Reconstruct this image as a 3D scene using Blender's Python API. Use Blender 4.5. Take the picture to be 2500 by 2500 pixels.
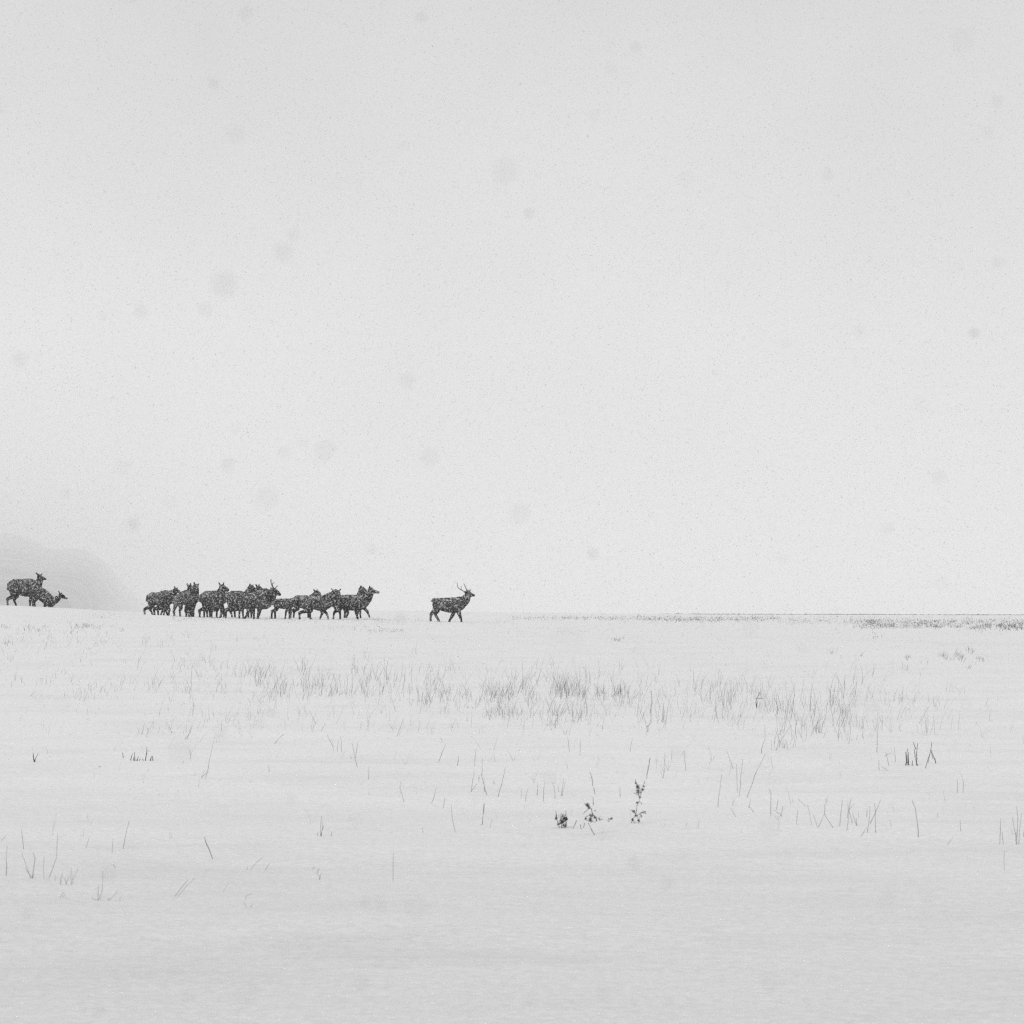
import bpy, bmesh, math, random
import numpy as np
from mathutils import Vector, noise as mnoise

# ------------------------------------------------------------------ clear, camera, world, sun, exposure
for o in list(bpy.data.objects):
    bpy.data.objects.remove(o)
S = bpy.context.scene
COL = S.collection
F = 7089.0            # focal length in photograph pixels (2500 wide)
HOR = 1500.0          # row of eye level
CZ = 2.0              # eye height over the near snow

cd = bpy.data.cameras.new('camera')
cam = bpy.data.objects.new('camera', cd); COL.objects.link(cam)
cam.location = (0, 0, CZ); cam.rotation_euler = (math.radians(90), 0, 0)
cd.sensor_width = 36.0; cd.lens = 36.0 * F / 2500.0
cd.shift_y = (HOR - 1250.0) / 2500.0
cd.clip_start = 0.1; cd.clip_end = 90000
cd.dof.use_dof = True; cd.dof.focus_distance = 120.0; cd.dof.aperture_fstop = 9.0
S.camera = cam

SUN_EL, SUN_ROT = math.radians(30), math.radians(200)
w = bpy.data.worlds.new('World'); S.world = w; w.use_nodes = True
nt = w.node_tree; nt.nodes.clear()
out = nt.nodes.new('ShaderNodeOutputWorld'); bg = nt.nodes.new('ShaderNodeBackground')
tc = nt.nodes.new('ShaderNodeTexCoord'); sep = nt.nodes.new('ShaderNodeSeparateXYZ')
nt.links.new(tc.outputs['Generated'], sep.inputs[0])
ramp = nt.nodes.new('ShaderNodeValToRGB')          # overcast: a little greyer towards the thick cloud overhead
e = ramp.color_ramp.elements
e[0].position = 0.0; e[0].color = (0.728,) * 3 + (1,)
e[1].position = 0.26; e[1].color = (0.590,) * 3 + (1,)
m_ = e.new(0.10); m_.color = (0.728,) * 3 + (1,)
nt.links.new(sep.outputs['Z'], ramp.inputs[0])
nz = nt.nodes.new('ShaderNodeTexNoise'); nz.inputs['Scale'].default_value = 7.0
nz.inputs['Detail'].default_value = 5.0; nz.inputs['Roughness'].default_value = 0.62
nt.links.new(tc.outputs['Generated'], nz.inputs['Vector'])
mr = nt.nodes.new('ShaderNodeMapRange'); mr.inputs['To Min'].default_value = 0.84; mr.inputs['To Max'].default_value = 1.16
nt.links.new(nz.outputs['Fac'], mr.inputs['Value'])
mul = nt.nodes.new('ShaderNodeMix'); mul.data_type = 'RGBA'; mul.blend_type = 'MULTIPLY'; mul.inputs['Factor'].default_value = 1
nt.links.new(ramp.outputs['Color'], mul.inputs[6]); nt.links.new(mr.outputs[0], mul.inputs[7])
# thin share of clear daylight behind the cloud, with no colour
sky = nt.nodes.new('ShaderNodeTexSky'); sky.sky_type = 'NISHITA'; sky.sun_disc = False
sky.sun_elevation = SUN_EL; sky.sun_rotation = SUN_ROT; sky.dust_density = 6.0
bw = nt.nodes.new('ShaderNodeRGBToBW'); nt.links.new(sky.outputs[0], bw.inputs[0])
sc_ = nt.nodes.new('ShaderNodeMath'); sc_.operation = 'MULTIPLY'; sc_.inputs[1].default_value = 0.006
nt.links.new(bw.outputs[0], sc_.inputs[0])
addn = nt.nodes.new('ShaderNodeMix'); addn.data_type = 'RGBA'; addn.blend_type = 'ADD'; addn.inputs['Factor'].default_value = 1
nt.links.new(mul.outputs[2], addn.inputs[6]); nt.links.new(sc_.outputs[0], addn.inputs[7])
nt.links.new(addn.outputs[2], bg.inputs['Color']); bg.inputs['Strength'].default_value = 1.0
nt.links.new(bg.outputs[0], out.inputs[0])

sd = bpy.data.lights.new('sun', 'SUN'); sd.energy = 1.4; sd.angle = math.radians(18); sd.color = (1, 1, 1)
sun = bpy.data.objects.new('sun', sd); COL.objects.link(sun)
# light travels from behind the camera's left shoulder
az = math.radians(205)
dirv = Vector((math.sin(az) * math.cos(SUN_EL), math.cos(az) * math.cos(SUN_EL), math.sin(SUN_EL)))
sun.rotation_euler = dirv.to_track_quat('Z', 'Y').to_euler()

vs = S.view_settings
vs.view_transform = 'Standard'; vs.look = 'None'; vs.exposure = 0.0; vs.gamma = 1.0; vs.use_curve_mapping = False
S.cycles.use_denoising = False
S.cycles.use_adaptive_sampling = False
S.cycles.max_bounces = 14
S.cycles.volume_bounces = 8
S.cycles.diffuse_bounces = 5
S.cycles.pixel_filter_type = 'BLACKMAN_HARRIS'
S.cycles.filter_width = 1.3

rng = np.random.default_rng(7)
random.seed(7)

# ------------------------------------------------------------------ helpers
def tag(o, label=None, cat=None, group=None, kind=None):
    if label: o['label'] = label
    if cat: o['category'] = cat
    if group: o['group'] = group
    if kind: o['kind'] = kind
    return o

def new_mat(name):
    m = bpy.data.materials.new(name); m.use_nodes = True
    n = m.node_tree; b = n.nodes['Principled BSDF']
    b.inputs['Roughness'].default_value = 0.9
    b.inputs['Specular IOR Level'].default_value = 0.1
    return m, n, b

def noise_node(n, vec, scale, detail=3, rough=0.5):
    t = n.nodes.new('ShaderNodeTexNoise'); t.inputs['Scale'].default_value = scale
    t.inputs['Detail'].default_value = detail; t.inputs['Roughness'].default_value = rough
    if vec is not None: n.links.new(vec, t.inputs['Vector'])
    return t

def ramp_node(n, fac, stops):
    r = n.nodes.new('ShaderNodeValToRGB'); el = r.color_ramp.elements
    el[0].position, el[0].color = stops[0][0], (stops[0][1],) * 3 + (1,)
    el[1].position, el[1].color = stops[-1][0], (stops[-1][1],) * 3 + (1,)
    for p, v in stops[1:-1]:
        q = el.new(p); q.color = (v,) * 3 + (1,)
    n.links.new(fac, r.inputs[0]); return r

def mesh_obj(name, verts, faces, mat, parent=None, loc=None, smooth=False):
    me = bpy.data.meshes.new(name)
    me.from_pydata(verts, [], faces); me.update()
    if smooth: me.polygons.foreach_set('use_smooth', [True] * len(me.polygons))
    me.materials.append(mat)
    o = bpy.data.objects.new(name, me); COL.objects.link(o)
    if parent: o.parent = parent
    if loc is not None: o.location = loc
    return o

def bulk_mesh(name, V, Fc, mat, smooth=False):
    """V (n,3), Fc (m,k) numpy arrays with all faces of k corners"""
    me = bpy.data.meshes.new(name); k = Fc.shape[1]
    me.vertices.add(len(V)); me.vertices.foreach_set('co', V.astype(np.float32).ravel())
    me.loops.add(Fc.size); me.loops.foreach_set('vertex_index', Fc.astype(np.int32).ravel())
    me.polygons.add(len(Fc)); me.polygons.foreach_set('loop_start', np.arange(0, Fc.size, k, dtype=np.int32))
    me.update(calc_edges=True)
    if smooth: me.polygons.foreach_set('use_smooth', np.ones(len(Fc), dtype=bool))
    me.materials.append(mat)
    o = bpy.data.objects.new(name, me); COL.objects.link(o); return o

class MB:
    def __init__(s): s.v = []; s.f = []
    def tube(s, pts, radii, n=4):
        pts = [Vector(p) for p in pts]; b0 = len(s.v)
        for i, p in enumerate(pts):
            t = (pts[min(i + 1, len(pts) - 1)] - pts[max(i - 1, 0)])
            t = t.normalized() if t.length > 1e-9 else Vector((0, 0, 1))
            a = t.cross(Vector((0, 1, 0.01)))
            if a.length < 1e-3: a = t.cross(Vector((1, 0, 0)))
            a.normalize(); b = t.cross(a)
            for k in range(n):
                th = 2 * math.pi * k / n
                s.v.append(tuple(p + (a * math.cos(th) + b * math.sin(th)) * radii[i]))
        for i in range(len(pts) - 1):
            for k in range(n):
                q = b0 + i * n; k2 = (k + 1) % n
                s.f.append((q + k, q + k2, q + n + k2, q + n + k))
        s.f.append(tuple(b0 + k for k in reversed(range(n))))
        s.f.append(tuple(b0 + (len(pts) - 1) * n + k for k in range(n)))
    def lump(s, c, r, n=9, flat=1.0):
        """small irregular closed leaf / seed clump"""
        base = [(1, 0, 0), (-1, 0, 0), (0, 1, 0), (0, -1, 0), (0, 0, 1), (0, 0, -1)]
        b0 = len(s.v)
        for d in base:
            q = random.uniform(0.6, 1.4) * r
            s.v.append((c[0] + d[0] * q + random.uniform(-.2, .2) * r, c[1] + d[1] * q, c[2] + d[2] * q * flat + random.uniform(-.2, .2) * r))
        for tri in ((0, 2, 4), (2, 1, 4), (1, 3, 4), (3, 0, 4), (2, 0, 5), (1, 2, 5), (3, 1, 5), (0, 3, 5)):
            s.f.append(tuple(b0 + i for i in tri))
    def leaf(s, p, d, L, wd):
        """one folded leaf blade with thickness"""
        p = Vector(p); d = Vector(d).normalized(); side = d.cross(Vector((0, 0, 1)))
        if side.length < 1e-3: side = Vector((1, 0, 0))
        side.normalize(); up = side.cross(d); b0 = len(s.v)
        m = p + d * L * .5
        for q in (p, m + side * wd * .5, m - side * wd * .5, p + d * L - up * L * .2, m + up * wd * .3): s.v.append(tuple(q))
        s.f += [(b0, b0 + 1, b0 + 4), (b0, b0 + 4, b0 + 2), (b0 + 4, b0 + 1, b0 + 3), (b0 + 2, b0 + 4, b0 + 3), (b0, b0 + 2, b0 + 3, b0 + 1)]
    def build(s, name, mat, parent=None, loc=(0, 0, 0)):
        v = [(a - loc[0], b - loc[1], c - loc[2]) for a, b, c in s.v]
        return mesh_obj(name, v, s.f, mat, parent, loc)

# ------------------------------------------------------------------ terrain function
def pchip(x, xs, ys):
    """monotone cubic through (xs, ys); ys may be (n,) or (n, m)"""
    x = np.asarray(x, float); xs = np.asarray(xs, float); ys = np.asarray(ys, float)
    h = np.diff(xs); dl = np.diff(ys) / h
    d = np.zeros(len(xs))
    for i in range(1, len(xs) - 1):
        if dl[i - 1] * dl[i] > 0:
            w1, w2 = 2 * h[i] + h[i - 1], h[i] + 2 * h[i - 1]
            d[i] = (w1 + w2) / (w1 / dl[i - 1] + w2 / dl[i])
    d[0], d[-1] = dl[0], dl[-1]
    x = np.clip(x, xs[0], xs[-1]); i = np.clip(np.searchsorted(xs, x) - 1, 0, len(xs) - 2)
    t = (x - xs[i]) / h[i]
    return ((1 + 2 * t) * (1 - t) ** 2 * ys[i] + t * (1 - t) ** 2 * h[i] * d[i] + t * t * (3 - 2 * t) * ys[i + 1] + t * t * (t - 1) * h[i] * d[i + 1])

_LAT = np.random.default_rng(3).uniform(-1, 1, (6, 256, 256))
def vnoise(x, y, k):
    """smooth lattice noise, drifts and ripples of the snow"""
    i = np.floor(x).astype(int); j = np.floor(y).astype(int); u = x - i; v = y - j
    u = u * u * (3 - 2 * u); v = v * v * (3 - 2 * v); L = _LAT[k]; g = lambda a, b: L[a % 256, b % 256]
    return (g(i, j) * (1 - u) + g(i + 1, j) * u) * (1 - v) + (g(i, j + 1) * (1 - u) + g(i + 1, j + 1) * u) * v

U_ = [-900, 0, 100, 200, 290, 400, 500, 700, 850, 1000, 1100, 1500, 1900, 2500, 3400]
ROWD = {                                     # how far the snow lies below eye level, per direction
    130: [1506, 1505, 1508, 1512, 1516, 1519, 1521, 1523, 1525, 1527, 1530, 1533, 1536, 1540, 1544],
    165: [1472, 1478, 1481, 1487, 1496, 1502, 1506.5, 1510.5, 1511, 1514.5, 1518, 1521, 1524, 1529, 1532],
    200: [1477, 1483, 1486, 1490, 1494, 1498, 1500, 1502, 1503, 1505, 1508, 1511, 1514, 1517, 1520],
    400: [1488, 1490, 1492, 1493, 1494, 1494, 1493, 1492, 1491, 1491, 1493, 1498, 1503, 1505, 1507],
    900: [1495, 1496, 1496, 1496, 1496, 1496, 1496, 1495, 1494, 1494, 1495.5, 1498, 1501, 1503, 1504],
    9000: [1499, 1499, 1499, 1499, 1499, 1499, 1499, 1499, 1499, 1499, 1499, 1500, 1500, 1500.6, 1500.6],
}
DN = [1, 14, 24, 35, 50, 60, 80, 100]
DROP = [1.9, 1.94, 2.0, 1.98, 1.76, 1.52, 1.12, 0.82]
def ground_z(x, y):
    x = np.atleast_1d(np.asarray(x, float)); y = np.atleast_1d(np.asarray(y, float))
    x, y = np.broadcast_arrays(x, y)
    d = np.maximum(y, 1.0); u = np.clip(1250 + F * x / np.maximum(d, 40), -900, 3400)
    ds = list(ROWD.keys())
    cols = np.stack([pchip(u, U_, ROWD[k]) for k in ds], -1)              # rows at each distance
    drops = (cols - HOR) * np.array(ds) / F
    DD = np.array(DN + ds, float); LD = np.log(DD)
    A = np.concatenate([np.broadcast_to(np.array(DROP), drops.shape[:-1] + (len(DROP),)), drops], -1)
    # vectorised cubic Hermite in log distance
    ld = np.log(np.clip(d, DD[0], DD[-1])); i = np.clip(np.searchsorted(LD, ld) - 1, 0, len(LD) - 2)
    h = np.diff(LD); dl = np.diff(A, axis=-1) / h
    dm = np.zeros_like(A); dm[..., 1:-1] = 0.5 * (dl[..., 1:] + dl[..., :-1])
    flat_ = dl[..., 1:] * dl[..., :-1] <= 0; dm[..., 1:-1][flat_] = 0
    take = lambda M, k: np.take_along_axis(M, k[..., None], -1)[..., 0]
    t = (ld - LD[i]) / h[i]
    y0, y1, m0, m1 = take(A, i), take(A, i + 1), take(dm, i), take(dm, i + 1)
    lim = 3 * np.abs(take(dl, i)); m0 = np.clip(m0, -lim, lim); m1 = np.clip(m1, -lim, lim)
    drop = (1 + 2 * t) * (1 - t) ** 2 * y0 + t * (1 - t) ** 2 * h[i] * m0 + t * t * (3 - 2 * t) * y1 + t * t * (t - 1) * h[i] * m1
    near = np.clip((120 - y) / 80, 0, 1)
    z = CZ - drop + near * (0.045 * vnoise(x / 9, y / 4.5, 1) + 0.030 * vnoise(x / 3.6 + y / 9, y / 1.7, 2) + 0.012 * vnoise(x / 1.3, y / .75, 3) + .006 * vnoise(x / .5, y / .4, 4))
    z = z + 0.05 * vnoise(x / 12, y / 9, 5) * np.clip((y - 60) / 60, 0, 1) * np.clip((400 - y) / 200, 0, 1)
    return z

def gz(x, y): return float(ground_z(x, y)[0])

def on_ground(px, row):
    """distance at which the ray through a picture point first meets the snow"""
    d = np.concatenate([np.arange(10, 130, .1), np.arange(130, 900, .5)])
    x = (px - 1250) / F * d; ray = CZ - (row - HOR) / F * d
    hit = np.nonzero(ray <= ground_z(x, d))[0]
    return float(d[hit[0]]) if len(hit) else 160.0

def P(px, row, d): return ((px - 1250) / F * d, d, CZ - (row - HOR) / F * d)

# ------------------------------------------------------------------ materials
def mat_snow():
    m, n, b = new_mat('snow'); t = n.nodes.new('ShaderNodeTexCoord')
    mp = n.nodes.new('ShaderNodeMapping'); mp.inputs['Scale'].default_value = (0.6, 1.0, 1.0)
    n.links.new(t.outputs['Object'], mp.inputs[0])
    def mult(p, q):
        mx = n.nodes.new('ShaderNodeMix'); mx.data_type = 'RGBA'; mx.blend_type = 'MULTIPLY'; mx.inputs[0].default_value = 1
        n.links.new(p, mx.inputs[6]); n.links.new(q, mx.inputs[7]); return mx.outputs[2]
    a = noise_node(n, mp.outputs[0], 0.5, 7, .65); g = noise_node(n, t.outputs['Object'], 16, 4, .8)
    r = ramp_node(n, a.outputs['Fac'], [(0.32, .89), (0.5, .945), (0.8, .96)])
    r2 = ramp_node(n, g.outputs['Fac'], [(0.32, .84), (0.62, 1.0)])
    # near snow greyed in its colour to imitate lens vignetting, edge broken by noise
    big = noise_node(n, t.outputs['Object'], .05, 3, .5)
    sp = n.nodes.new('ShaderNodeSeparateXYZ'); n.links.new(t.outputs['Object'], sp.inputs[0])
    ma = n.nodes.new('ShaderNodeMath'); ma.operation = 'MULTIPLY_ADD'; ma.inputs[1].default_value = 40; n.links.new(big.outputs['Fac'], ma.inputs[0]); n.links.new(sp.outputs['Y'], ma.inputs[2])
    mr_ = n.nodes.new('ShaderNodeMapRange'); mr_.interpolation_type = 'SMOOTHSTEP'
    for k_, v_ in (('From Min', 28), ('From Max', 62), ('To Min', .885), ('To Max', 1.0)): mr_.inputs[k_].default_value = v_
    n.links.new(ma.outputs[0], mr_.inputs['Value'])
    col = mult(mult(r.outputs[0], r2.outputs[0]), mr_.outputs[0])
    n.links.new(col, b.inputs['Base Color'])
    bp = n.nodes.new('ShaderNodeBump'); bp.inputs['Strength'].default_value = .6; bp.inputs['Distance'].default_value = .06
    c = noise_node(n, mp.outputs[0], 3.0, 8, .68)
    n.links.new(c.outputs['Fac'], bp.inputs['Height']); n.links.new(bp.outputs[0], b.inputs['Normal'])
    return m
def mat_plain(name, lo, hi, scale):
    m, n, b = new_mat(name); t = n.nodes.new('ShaderNodeTexCoord')
    a = noise_node(n, t.outputs['Object'], scale, 3, .6)
    r = ramp_node(n, a.outputs['Fac'], [(.35, lo), (.65, hi)]); n.links.new(r.outputs[0], b.inputs['Base Color'])
    return m
def mat_fur():
    m, n, b = new_mat('elk_fur'); t = n.nodes.new('ShaderNodeTexCoord')
    at = n.nodes.new('ShaderNodeAttribute'); at.attribute_name = 'coat'
    oi = n.nodes.new('ShaderNodeObjectInfo')
    ad = n.nodes.new('ShaderNodeVectorMath'); ad.operation = 'ADD'
    cx = n.nodes.new('ShaderNodeCombineXYZ'); mu = n.nodes.new('ShaderNodeMath'); mu.operation = 'MULTIPLY'; mu.inputs[1].default_value = 37
    n.links.new(oi.outputs['Random'], mu.inputs[0]); n.links.new(mu.outputs[0], cx.inputs[0])
    n.links.new(t.outputs['Object'], ad.inputs[0]); n.links.new(cx.outputs[0], ad.inputs[1])
    v = ad.outputs[0]
    hf_ = n.nodes.new('ShaderNodeMath'); hf_.operation = 'MULTIPLY'; hf_.inputs[1].default_value = .5; n.links.new(at.outputs['Fac'], hf_.inputs[0])
    coat = ramp_node(n, hf_.outputs[0], [(0, .008), (.5, .028), (1, .26)])
    a = noise_node(n, v, 5, 4, .6); r = ramp_node(n, a.outputs['Fac'], [(.35, .5), (.65, 1.4)])
    mx = n.nodes.new('ShaderNodeMix'); mx.data_type = 'RGBA'; mx.blend_type = 'MULTIPLY'; mx.inputs[0].default_value = 1
    iv = n.nodes.new('ShaderNodeMapRange'); iv.inputs['To Min'].default_value = .7; iv.inputs['To Max'].default_value = 1.7
    n.links.new(oi.outputs['Random'], iv.inputs['Value'])
    m0 = n.nodes.new('ShaderNodeMix'); m0.data_type = 'RGBA'; m0.blend_type = 'MULTIPLY'; m0.inputs[0].default_value = 1
    n.links.new(coat.outputs[0], m0.inputs[6]); n.links.new(iv.outputs[0], m0.inputs[7])
    n.links.new(m0.outputs[2], mx.inputs[6]); n.links.new(r.outputs[0], mx.inputs[7])
    f = noise_node(n, v, 9.5, 3, .8)                       # snow caught in the coat
    gm = n.nodes.new('ShaderNodeNewGeometry'); gs = n.nodes.new('ShaderNodeSeparateXYZ'); n.links.new(gm.outputs['Normal'], gs.inputs[0])
    up = n.nodes.new('ShaderNodeMath'); up.operation = 'MULTIPLY_ADD'; up.inputs[1].default_value = .045; n.links.new(gs.outputs['Z'], up.inputs[0]); n.links.new(f.outputs['Fac'], up.inputs[2])
    fr = ramp_node(n, up.outputs[0], [(.535, 0), (.615, 1)])
    fs = n.nodes.new('ShaderNodeMath'); fs.operation = 'MULTIPLY'; fs.inputs[1].default_value = .54
    n.links.new(fr.outputs[0], fs.inputs[0])
    m2 = n.nodes.new('ShaderNodeMix'); m2.data_type = 'RGBA'; n.links.new(fs.outputs[0], m2.inputs[0])
    n.links.new(mx.outputs[2], m2.inputs[6]); m2.inputs[7].default_value = (.75, .75, .75, 1)
    n.links.new(m2.outputs[2], b.inputs['Base Color'])
    return m
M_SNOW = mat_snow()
M_FUR = mat_fur()
M_ANT = mat_plain('antler_bone', .025, .06, 20)
M_GRASS = mat_plain('dry_grass_stems', .10, .28, 3)
M_DARK = mat_plain('dark_dry_stems', .02, .06, 8)
M_WEED = mat_plain('withered_leaves', .03, .13, 30)
M_HILL = mat_plain('wooded_hillside', .01, .26, .003)
def mat_flake(name, alb, thru):
    m = bpy.data.materials.new(name); m.use_nodes = True; n = m.node_tree; n.nodes.clear()
    o = n.nodes.new('ShaderNodeOutputMaterial'); mix = n.nodes.new('ShaderNodeMixShader'); mix.inputs[0].default_value = thru
    d = n.nodes.new('ShaderNodeBsdfDiffuse'); t = n.nodes.new('ShaderNodeBsdfTranslucent')
    tc_ = n.nodes.new('ShaderNodeTexCoord'); ns = noise_node(n, tc_.outputs['Object'], 2.0, 2); r = ramp_node(n, ns.outputs['Fac'], [(.35, alb - .05), (.65, alb)])
    for q in (d, t): n.links.new(r.outputs[0], q.inputs['Color'])
    n.links.new(d.outputs[0], mix.inputs[1]); n.links.new(t.outputs[0], mix.inputs[2]); n.links.new(mix.outputs[0], o.inputs['Surface']); return m
M_FLAKE = mat_flake('snowflake_ice', .88, .12)
M_NEAR = mat_flake('wet_snowflake_ice', .86, .4)

# ------------------------------------------------------------------ the setting
def axis(fine, step, lim, grow=1.22):
    a = list(np.arange(0, fine, step)); s = step
    while a[-1] < lim: s *= grow; a.append(a[-1] + s)
    a[-1] = lim; return np.array(a)
xs = axis(9, .16, 40, 1.02); xs = np.concatenate([xs[:-1], 40 + axis(1, 1, 25000 - 40, 1.13)])
xs = np.unique(np.concatenate([-xs, xs]))
ys = np.concatenate([-np.array([25000, 9000, 3500, 1500, 600, 250, 100, 40, 15.]), np.arange(0, 12, 1.5), np.arange(12, 62, .2), np.arange(62, 140, .6),
                     np.arange(140, 210, 1.0), np.geomspace(210, 25000, 95)])
X, Y = np.meshgrid(xs, ys); Z = ground_z(X, Y)
nx, ny = len(xs), len(ys); idx = np.arange(nx * ny).reshape(ny, nx)
quads = np.stack([idx[:-1, :-1], idx[:-1, 1:], idx[1:, 1:], idx[1:, :-1]], -1).reshape(-1, 4)
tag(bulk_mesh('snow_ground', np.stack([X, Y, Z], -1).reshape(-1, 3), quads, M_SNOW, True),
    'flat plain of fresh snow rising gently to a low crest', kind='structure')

# far hill: its woods climb away from us, so the crest is the part most lost in the snowfall
hu = np.concatenate([np.linspace(-2600, -200, 90), np.linspace(-190, 900, 380)]); ht = np.linspace(0, 1.25, 70)
HU, HT = np.meshgrid(hu, ht)
top = np.interp(HU, [-2600, -1800, -900, -300, 0, 60, 130, 170, 215, 250, 275, 300, 340, 420, 600, 900], [0, 120, 175, 200, 197, 190, 166, 164, 156, 136, 108, 74, 44, 26, 13, 3])
crest = np.interp(HU, [-2600, -300, 60, 130, 200, 250, 300, 420, 900], [13500, 13500, 13000, 11500, 11200, 12800, 15500, 18500, 20000])
wob = np.array([mnoise.fractal(Vector((a * .012, b * .3, 0)), 1.0, 2.0, 4) for a, b in zip(HU.ravel(), HT.ravel())]).reshape(HU.shape)
D0 = np.interp(HU, [-2600, 120, 200, 330, 900], [4600, 4600, 5200, 9500, 12000]); HD = D0 + (crest - D0) * HT ** 2.4
ss = np.clip(HT, 0, 1); rise = top * (ss ** .8) * np.where(HT > 1, np.clip(1 - (HT - 1) / .22, 0, 1), 1)
tree = np.array([mnoise.fractal(Vector((a * .11, b * 22, 4)), 1.0, 2.0, 3) for a, b in zip(HU.ravel(), HT.ravel())]).reshape(HU.shape)
HROW = rise * (1 + .07 * wob) + 2.0 * tree * np.clip(rise / 30, 0, 1) * np.clip((HT - .8) * 5, 0, 1)
HX = (HU - 1250) / F * HD; HZ = CZ + HROW * HD / F - 3.0 - 15 * (HT > 1.2)
i2 = np.arange(HX.size).reshape(HX.shape)
q2 = np.stack([i2[:-1, :-1], i2[:-1, 1:], i2[1:, 1:], i2[1:, :-1]], -1).reshape(-1, 4)
tag(bulk_mesh('hill', np.stack([HX, HD, HZ], -1).reshape(-1, 3), q2, M_HILL, True),
    'low wooded hill almost lost in the falling snow', kind='structure')

# ------------------------------------------------------------------ elk
ICO = None
def ico_dirs():
    bm = bmesh.new(); bmesh.ops.create_icosphere(bm, subdivisions=1, radius=1.0)
    v = [x.co.copy() for x in bm.verts]; bm.free(); return v
ICO = ico_dirs()

def elk(label, d, trunk, neck, head, ears, hind, front, tones=None, antlers=(), group=None, rawlegs=(), tail=None, cat='elk', pale=(), vox=.026):
    """every number in picture pixels at distance d: (x, row, radius[, metres deeper])"""
    k = d / F; links = []
    def W(p):
        dd = p[3] if len(p) > 3 else 0.0
        x, y, z = P(p[0], p[1], d); return Vector((x, y + dd, z)), p[2] * k
    def chain(pts, tone, sy=1.0, gr=1.0):
        pts = [(p[0], p[1], p[2] * gr) + tuple(p[3:]) for p in pts]
        for a, b in zip(pts[:-1], pts[1:]):
            (pa, ra), (pb, rb) = W(a), W(b); links.append((pa, ra, pb, rb, sy, tone))
    chain(trunk, 1.0, .80, 1.06); chain(neck, .25, .72, 1.14); chain(head, .18, .82, 1.2)
    for ea in ears: chain([ea[0], ea[1]], .3, 1.0, 1.3)
    if tail: chain(tail, .9)
    for legs, hindleg in ((hind, True), (front, False)):
        for j, L in enumerate(legs):
            off = (-.15 if j == 0 else .15)
            pts = [(q[0], q[1], q[2], (q[3] if len(q) > 3 else off)) for q in L]
            foot = pts[-1]; raised = len(L[-1]) > 4 and L[-1][4]
            x, y, z = P(foot[0], foot[1], d); y += foot[3]
            g = gz(x, y) - .04
            if not raised:                     # stand the hoof in the snow
                row = HOR + (CZ - g) / d * F
                pts[-1] = (foot[0], row, foot[2], foot[3])
            pts = [(p[0], p[1], p[2] * (1.0 if i < 2 else 1.22), p[3]) for i, p in enumerate(pts)]
            chain(pts[:2], .5, .8); chain(pts[1:], .0)
    bm = bmesh.new()
    for (pa, ra, pb, rb, sy, tone) in links:
        vs_ = []
        for c, r in ((pa, ra), (pb, rb)):
            for q in ICO: vs_.append(bm.verts.new((c.x + q.x * r, c.y + q.y * r * sy, c.z + q.z * r)))
        res = bmesh.ops.convex_hull(bm, input=vs_)
        dead = list({g_ for g_ in res['geom_interior'] + res['geom_unused'] if isinstance(g_, bmesh.types.BMVert)})
        bmesh.ops.delete(bm, geom=dead, context='VERTS')
    cx = sum(l[0].x for l in links[:2]) / 2; base = Vector((cx, d, gz(cx, d)))
    for v in bm.verts: v.co -= base
    me = bpy.data.meshes.new('raw'); bm.to_mesh(me); bm.free()
    tmp = bpy.data.objects.new('raw', me); COL.objects.link(tmp)
    r = tmp.modifiers.new('r', 'REMESH'); r.mode = 'VOXEL'; r.voxel_size = vox; r.adaptivity = 0
    s_ = tmp.modifiers.new('s', 'SMOOTH'); s_.factor = .5; s_.iterations = 2
    dg = bpy.context.evaluated_depsgraph_get()
    body = bpy.data.meshes.new_from_object(tmp.evaluated_get(dg)); body.name = 'elk'
    bpy.data.objects.remove(tmp); bpy.data.meshes.remove(me)
    n = len(body.vertices); co = np.empty(n * 3); body.vertices.foreach_get('co', co); co = co.reshape(-1, 3) + np.array(base)
    nr = np.empty(n * 3); body.vertices.foreach_get('normal', nr); nr = nr.reshape(-1, 3)
    amp = np.array([mnoise.noise(Vector(c * 11.0)) + .6 * mnoise.noise(Vector(c * 23.0)) for c in co]) * .016    # shaggy coat
    co2 = co - np.array(base) + nr * amp[:, None]; body.vertices.foreach_set('co', co2.astype(np.float32).ravel()); body.update()
    num = np.zeros(n); den = np.zeros(n)
    for (pa, ra, pb, rb, sy, tone) in links:
        a = np.array(pa); ab = np.array(pb - pa); L2 = max(ab @ ab, 1e-8)
        t = np.clip(((co - a) @ ab) / L2, 0, 1); q = np.linalg.norm(co - a - t[:, None] * ab, axis=1) - (ra + (rb - ra) * t)
        wgt = np.exp(-np.clip(q, -1, 1) / .03); num += wgt * tone; den += wgt
    coat = num / den
    for (px, row, r_) in pale:                       # buff rump and flank patches
        c = np.array(P(px, row, d)); q = np.hypot(co[:, 0] - c[0], co[:, 2] - c[2]) / (r_ * k)
        coat = coat + np.clip(1.25 - q, 0, 1) * .9
    body.attributes.new('coat', 'FLOAT', 'POINT').data.foreach_set('value', coat.astype(np.float32))
    body.polygons.foreach_set('use_smooth', [True] * len(body.polygons))
    body.materials.clear(); body.materials.append(M_FUR)
    o = bpy.data.objects.new('elk', body); COL.objects.link(o); o.location = base
    tag(o, label, cat, group)
    for beam in antlers:
        mb = MB()
        for line, r0, r1 in beam:
            pts = [W((p[0], p[1], 1, p[2]))[0] - base for p in line]; m = len(pts)
            mb.tube(pts, [(r0 + (r1 - r0) * i / (m - 1)) * k for i in range(m)], 6)
        a_ = mesh_obj('antler', mb.v, mb.f, M_ANT, o, smooth=True)
    return o

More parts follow.
